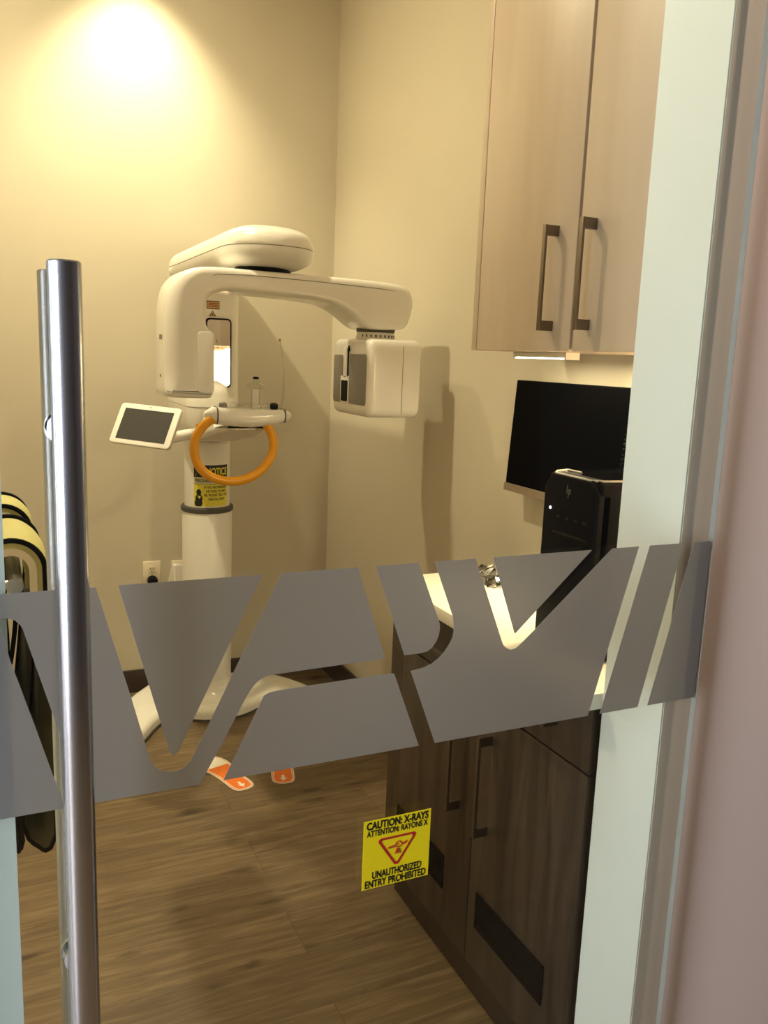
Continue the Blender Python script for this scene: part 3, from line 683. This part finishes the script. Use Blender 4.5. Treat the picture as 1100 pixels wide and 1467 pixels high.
# tilted touch display
yaw, til, rol = -.80, .495, -.043
rt = Vector((math.cos(yaw), math.sin(yaw), 0)); nn = Vector((math.sin(yaw)*math.cos(til), -math.cos(yaw)*math.cos(til), math.sin(til))); upv = nn.cross(rt)
if upv.z < 0: upv = -upv
r2 = rt*math.cos(rol)+upv*math.sin(rol); u2 = -rt*math.sin(rol)+upv*math.cos(rol); dc = Vector((.481, 2.95, 1.213))
dconv = lambda a, b, d: tuple(dc+r2*a+u2*b-nn*d)
dp = B().pillow(rr(-.124, .124, -.075, .075, .014), 0, .016, .003, dconv, seg=3, r1=.006).build('display', M['gloss'], xm); part_label(dp, 'white framed touch display with a grey screen')
B().pillow(rr(-.100, .100, -.058, .056, .002), -.0008, .001, 0, dconv).build('display_screen', M['screen'], dp)
B().pillow(rr(-.006, .006, .065, .068, .001), -.0006, .001, 0, dconv).build('display_mark', M['lab'], dp)
pe = Vector(dconv(.06, -.02, .02))
B().tube([Vector(dconv(.03, -.02, .012)), pe+Vector((.03, .03, -.015)), (.665, 3.03, 1.178), (.715, 3.10, 1.178)], [.022, .020, .018, .02], 20).build('display_arm', M['satin'], xm)
B().box(.668, .684, 3.008, 3.02, 1.195, 1.212).build('carriage_label', M['lab'], xm)

# pregnancy notice, wrapped round the upper column
nt_ = thing('notice_sticker', (CX, CY-.0895, .862), 'yellow pregnancy notice sticker wrapped on the white machine column', 'sign')
RC = .0897; AC = math.radians(-91); NW, NZ0, NZ1 = .146, .866, 1.030
def ncyl(u, v, d=0): a = AC+u/RC; return (CX+(RC+d)*math.cos(a), CY+(RC+d)*math.sin(a), (NZ0+NZ1)/2+v)
def npatch(u0, u1, v0, v1, d, n=24):
    b = B(); b.rings([[ncyl(u0+(u1-u0)*k/n, v, d) for k in range(n+1)] for v in (v0, v1)], False, False, closed=False); return b
hh = (NZ1-NZ0)/2
npatch(-NW/2, NW/2, -hh, hh, .0003).build('backing', M['nyellow'], nt_)
npatch(-NW/2, NW/2, hh-.048, hh, .0006).build('header', M['ink'], nt_)
npatch(-NW/2, NW/2, hh-.074, hh-.0485, .0005).build('subtitle_band', plain('notice_cream', srgb(214, 206, 160), .5), nt_)
def ntext(b, s, size, cx, cy, width, bold, d):
    t = text_bm(s, size, cx, cy, width=width, bold=bold)
    bmesh.ops.subdivide_edges(t, edges=[e for e in t.edges if e.calc_length() > .006], cuts=2)
    mapped(b, t, lambda u, v: ncyl(u, v, d))
hb = B(); ntext(hb, 'NOTICE', .040, .022, hh-.025, .092, .0012, .0010)
t = bmesh.new(); vs = [t.verts.new((x, y, 0)) for x, y in ((-.066, hh-.043), (-.036, hh-.043), (-.051, hh-.006))]; t.faces.new(vs); mapped(hb, t, lambda u, v: ncyl(u, v, .0009))
hb.build('title_lettering', M['nyellow'], nt_)
def nline(*a):
    nb = B(); ntext(nb, *a); nb.build('lettering', M['ink'], nt_)
nline('PREGNANT PATIENTS', .020, .0, hh-.061, .136, .0005, .0010)
for t_, y, w, cx in (('IF YOU ARE PREGNANT', -.087, .100, .020), ('OR THINK YOU MAY', -.103, .086, .020), ('BE, PLEASE TELL THE', -.119, .100, .020), ('DENTAL STAFF', -.135, .068, .020)): nline(t_, .0135, cx, hh+y, w, .0004, .0008)
nb = B(); ntext(nb, '!', .024, -.051, hh-.029, .003, .0008, .0013); nb.build('exclamation_mark', M['ink'], nt_)
npatch(-NW/2, NW/2, hh-.0755, hh-.0738, .0008).build('rule_line', M['ink'], nt_)
sb = B()   # dark head-and-shoulders silhouette
for c0, c1, rx, ry in ((-.052, -.108, .010, .013), (-.0515, -.133, .0145, .0185), (-.053, -.150, .0165, .016)):
    t = bmesh.new(); vs = [t.verts.new((c0+rx*math.cos(a), max(-hh+.001, hh+c1+ry*math.sin(a)), 0)) for a in [2*PI*k/24 for k in range(24)]]; t.faces.new(vs); mapped(sb, t, lambda u, v: ncyl(u, v, .0009))
sb.build('silhouette', M['ink'], nt_)

# ------------------------------------------------------------------ footprint stickers
def sole(h, t, w=.052, L_=.285):
    """shoe-sole outline from heel point h to toe point t"""
    h, t = Vector(h), Vector(t); ax = (t-h).normalized(); sd = Vector((ax.y, -ax.x)); L_ = (t-h).length
    prof = [(0, 0), (.015, .45), (.05, .68), (.12, .78), (.25, .78), (.4, .76), (.52, .82), (.65, .97), (.76, 1.0), (.86, .90), (.93, .70), (.98, .38), (1, 0)]
    return [tuple(h+ax*L_*a+sd*w*b) for a, b in prof]+[tuple(h+ax*L_*a-sd*w*b) for a, b in prof[-2:0:-1]]
def shrink(p, d):
    cx = sum(a for a, b in p)/len(p); cy = sum(b for a, b in p)/len(p); o = []
    for i in range(len(p)):
        a, q, b = Vector(p[i-1]), Vector(p[i]), Vector(p[(i+1) % len(p)])
        e = (b-a).normalized(); n = Vector((-e.y, e.x))
        if n.dot(Vector((cx, cy))-q) < 0: n = -n
        o.append(tuple(q+n*d))
    return o
def footprint(h, t, lab):
    g = 'floor footprint stickers'
    root = thing('footprint_sticker', ((h[0]+t[0])/2, (h[1]+t[1])/2, 0), lab, 'floor sticker', g)
    p = chaikin(sole(h, t)); flat = lambda a, b, d: (a, b, d)
    B().pillow(p, .0002, .0008, 0, flat).build('white_border', M['wstick'], root)
    B().pillow(shrink(p, .004), .0008, .0011, 0, flat).build('orange_rim', M['ostick'], root)
    B().pillow(shrink(p, .007), .0011, .0014, 0, flat).build('white_inline', M['wstick'], root)
    hv, tv = Vector(h), Vector(t); ax = (tv-hv).normalized(); s = Vector((ax.y, -ax.x))
    q = shrink(p, .010); q = [a for a in q if (Vector(a)-hv).dot(ax) < .200]
    B().pillow(q, .0014, .0017, 0, flat).build('orange_sole', M['ostick'], root)
    arrow = [(.020, 0), (.042, .015), (.038, .005), (.060, .005), (.060, -.005), (.038, -.005), (.042, -.015)]
    B().pillow([tuple(hv+ax*a+s*b) for a, b in arrow], .0017, .002, 0, flat).build('arrow', M['wstick'], root)
footprint((.752, 2.605), (.670, 2.885), 'left orange and white footprint sticker on the wood floor')
footprint((.880, 2.597), (.955, 2.880), 'right orange and white footprint sticker, nearer the base cabinet')

# ------------------------------------------------------------------ lead aprons on a wall rack
rk = thing('apron_rack', (XL, 1.72, 1.05), 'metal wall rack holding the lead aprons behind the left casing', 'rack')
B().box(XL, XL+.012, 1.40, 2.05, 1.0, 1.1).build('back_plate', M['steel'], rk)
for y in (1.45, 1.97): B().tube([(XL+.01, y, 1.06), (-.1, y, 1.075), (.0, y, 1.085), (.030, y, 1.085)], .009, 12).build('bracket_arm', M['steel'], rk)
B().cyl((.028, 1.44, 1.085), (.028, 1.98, 1.085), .013, 20).build('rail', M['steel'], rk)
def arch(xc, zc, r, y, a0=0, a1=180, n=18): return [(xc+r*math.cos(math.radians(a0+(a1-a0)*k/n)), y, zc+r*math.sin(math.radians(a0+(a1-a0)*k/n))) for k in range(n+1)]
def shell(b, rows, th):
    """sheet through rows of points, given a thickness along its normals"""
    t = bmesh.new(); vs = [[t.verts.new(p) for p in r] for r in rows]
    for i in range(len(rows)-1):
        for j in range(len(rows[0])-1): t.faces.new((vs[i][j], vs[i][j+1], vs[i+1][j+1], vs[i+1][j]))
    bmesh.ops.recalc_face_normals(t, faces=t.faces[:]); bmesh.ops.solidify(t, geom=t.faces[:], thickness=th); b.merge(t)
def apron(xc, zc, r, y0, y1, lab, legs, outer, front):
    ap = thing('lead_apron', (xc, (y0+y1)/2, legs), lab, 'apron', 'lead aprons on the wall rack')
    n = 10
    def row(y, rr_, dz=0):
        a = arch(xc, zc+dz, rr_, y)
        right = [(xc+rr_, y, zc+dz-.02-.10*k/4) for k in range(5)]
        return right[::-1]+a+[(xc-rr_, y, zc+dz-.02-.10*k/4) for k in range(5)]
    b = B(); shell(b, [row(y0+(y1-y0)*k/n, r+.010*math.sin(PI*k/n)) for k in range(n+1)], .010); b.build('cover', outer, ap, ang=60)
    b = B(); shell(b, [row(y0-.004+(.018)*k, r-.010, 0) for k in range(2)], .012); b.build('lining', M['cream'], ap, ang=60) if front else b.bm.free()
    for y in (y0, y1):
        b = B(); b.tube([(p[0], y, p[2]) for p in row(y, r+.003)], .0045, 8); b.build('black_binding', M['blackm'], ap)
    # hanging panels, right one turned a little to the front
    def panel(sx, topy0, topy1, bot, mat, zb):
        rows = []; edge = []
        for i in range(15):
            t_ = i/14; row_ = []
            for j in range(9):
                s_ = j/8
                x = xc+sx*(r+.004); y = topy0+(topy1-topy0)*s_
                bx, by = bot[0][0]+(bot[1][0]-bot[0][0])*s_, bot[0][1]+(bot[1][1]-bot[0][1])*s_
                f = t_**.8
                rc = .05; dz = 0
                zz = (zc-.02)+(zb-(zc-.02))*t_
                e = abs(s_-.5)*2
                zz += (t_**6)*.040*e**5
                row_.append((x+(bx-x)*f+.004*math.sin(s_*7+t_*3), y+(by-y)*f, zz))
            rows.append(row_)
        b = B(); shell(b, rows, .007); b.build('hanging_panel', mat, ap, ang=60)
        b = B(); b.tube([r_[0] for r_ in rows]+rows[-1][1:-1]+[r_[-1] for r_ in rows[::-1]], .0042, 8); b.build('panel_binding', M['blackm'], ap)
    panel(1, y0, y1, ((xc+r+.009, y0+.06), (xc+r-.044, y0+.12)), M['dolive'], legs)
    panel(-1, y0, y1, ((xc-r+.048, y0+.02), (xc-r+.040, y1-.02)), M['blackm'], legs+.02)
    # straps
    for k, (dx, w_) in enumerate(((-.028, .010), (-.010, .008))):
        b = B(); b.rings([[(xc+dx+dd*1.0+.012*math.sin(t*2.2+k), y0+.03+t*.02, zc-.02-t*.16) for t in [q/8 for q in range(9)]] for dd in (0, w_)], False, False, closed=False)
        bmesh.ops.solidify(b.bm, geom=b.bm.faces[:], thickness=.003); b.build('strap', M['blackm'], ap)
apron(.024, 1.095, .050, 1.50, 1.72, 'yellow-green lead apron with black edging, nearer one on the rack', .53, M['olive'], True)
apron(.016, 1.105, .048, 1.79, 1.94, 'yellow-green lead apron farther back on the rack', .62, M['olive'], False)

# ------------------------------------------------------------------ lights
def light(name, kind, loc, energy, col, **kw):
    l = bpy.data.lights.new(name, kind); l.energy = energy; l.color = col
    for k, v in kw.items():
        if k != 'rot': setattr(l, k, v)
    o = bpy.data.objects.new(name, l); o.location = loc; o.rotation_euler = kw.get('rot', (0, 0, 0)); C.objects.link(o); return o
WARM = (1, .82, .55)
def downlight(x, y, e, lab, blend=.5, ang=100, rad=.035):
    t = thing('ceiling_downlight', (x, y, ZC-.01), lab, 'ceiling light', 'recessed ceiling downlights')
    B().lathe([(.075, ZC), (.075, ZC-.006), (.055, ZC-.008), (.052, ZC)], (x, y, 0), 36, cap0=False, cap1=False).build('trim_ring', M['satin'], t)
    B().lathe([(.052, ZC-.001), (.052, ZC-.003)], (x, y, 0), 36).build('lens', M['lamp'], t)
    if ang: light('downlight_lamp', 'SPOT', (x, y, ZC-.02), e, WARM, spot_size=math.radians(ang), spot_blend=blend, shadow_soft_size=rad)
    else: light('downlight_lamp', 'AREA', (x, y, ZC-.012), e, WARM, shape='DISK', size=.07)
downlight(.56, 3.36, 150, 'recessed downlight near the back wall', .9, 96)
downlight(.04, 2.54, 39, 'recessed downlight over the middle of the room', 0, 0)
downlight(.35, 1.50, 4, 'recessed downlight just inside the glass door', 0, 0)
t = thing('ceiling_downlight', (1.75, .35, ZC-.01), 'added unseen downlight in the hall, warming the taupe wall', 'ceiling light', 'recessed ceiling downlights')  # unseen fixture added to warm and brighten the taupe wall and frosted film
B().lathe([(.075, ZC), (.075, ZC-.006), (.055, ZC-.008), (.052, ZC)], (1.75, .35, 0), 36, cap0=False, cap1=False).build('trim_ring', M['satin'], t)
B().lathe([(.052, ZC-.001), (.052, ZC-.003)], (1.75, .35, 0), 36).build('lens', M['lamp'], t)
light('downlight_lamp', 'AREA', (1.75, .35, ZC-.012), 22, (1, .80, .62), shape='DISK', size=.10)  # fill light of the added hall fixture
light('strip_lamp', 'AREA', (1.255, 1.765, ZU-.018), 1.2, (1, .80, .5), shape='RECTANGLE', size=.03, size_y=.2)
light('strip_lamp', 'AREA', (1.355, 1.32, ZU-.018), 20, (1, .80, .5), shape='RECTANGLE', size=.03, size_y=.34)
light('window_daylight', 'AREA', (HX0+.02, (WY0+WY1)/2, (WZ0+WZ1)/2), 92, (.79, .84, 1), shape='RECTANGLE', size=WZ1-WZ0-.1, size_y=WY1-WY0-.1, rot=(0, -PI/2, 0))

w = bpy.data.worlds.new('world'); sc.world = w; w.use_nodes = True
w.node_tree.nodes['Background'].inputs[0].default_value = (.6, .75, 1, 1); w.node_tree.nodes['Background'].inputs[1].default_value = .3

# ------------------------------------------------------------------ camera
cam = bpy.data.cameras.new('camera'); co = bpy.data.objects.new('camera', cam); C.objects.link(co)
rgt = Vector((.906883, -.419654, .038141)); dwn = Vector((-.041324, -.178646, -.983045)); fwd = Vector((.419352, .88993, -.179353))
co.matrix_world = Matrix(((rgt.x, -dwn.x, -fwd.x, 0), (rgt.y, -dwn.y, -fwd.y, 0), (rgt.z, -dwn.z, -fwd.z, 1.47), (0, 0, 0, 1)))
cam.sensor_fit = 'VERTICAL'; cam.sensor_height = 36; cam.lens = 36*1213/1467; cam.clip_start = .02
sc.camera = co
for o in ALL:
    if '_o' in o: del o['_o']
sc.view_settings.view_transform = 'Standard'; sc.view_settings.look = 'None'; sc.view_settings.gamma = 1; sc.view_settings.use_curve_mapping = False
sc.view_settings.exposure = 0
sc.cycles.max_bounces = 12; sc.cycles.transparent_max_bounces = 24; sc.cycles.diffuse_bounces = 5; sc.cycles.glossy_bounces = 5
sc.cycles.use_denoising = True
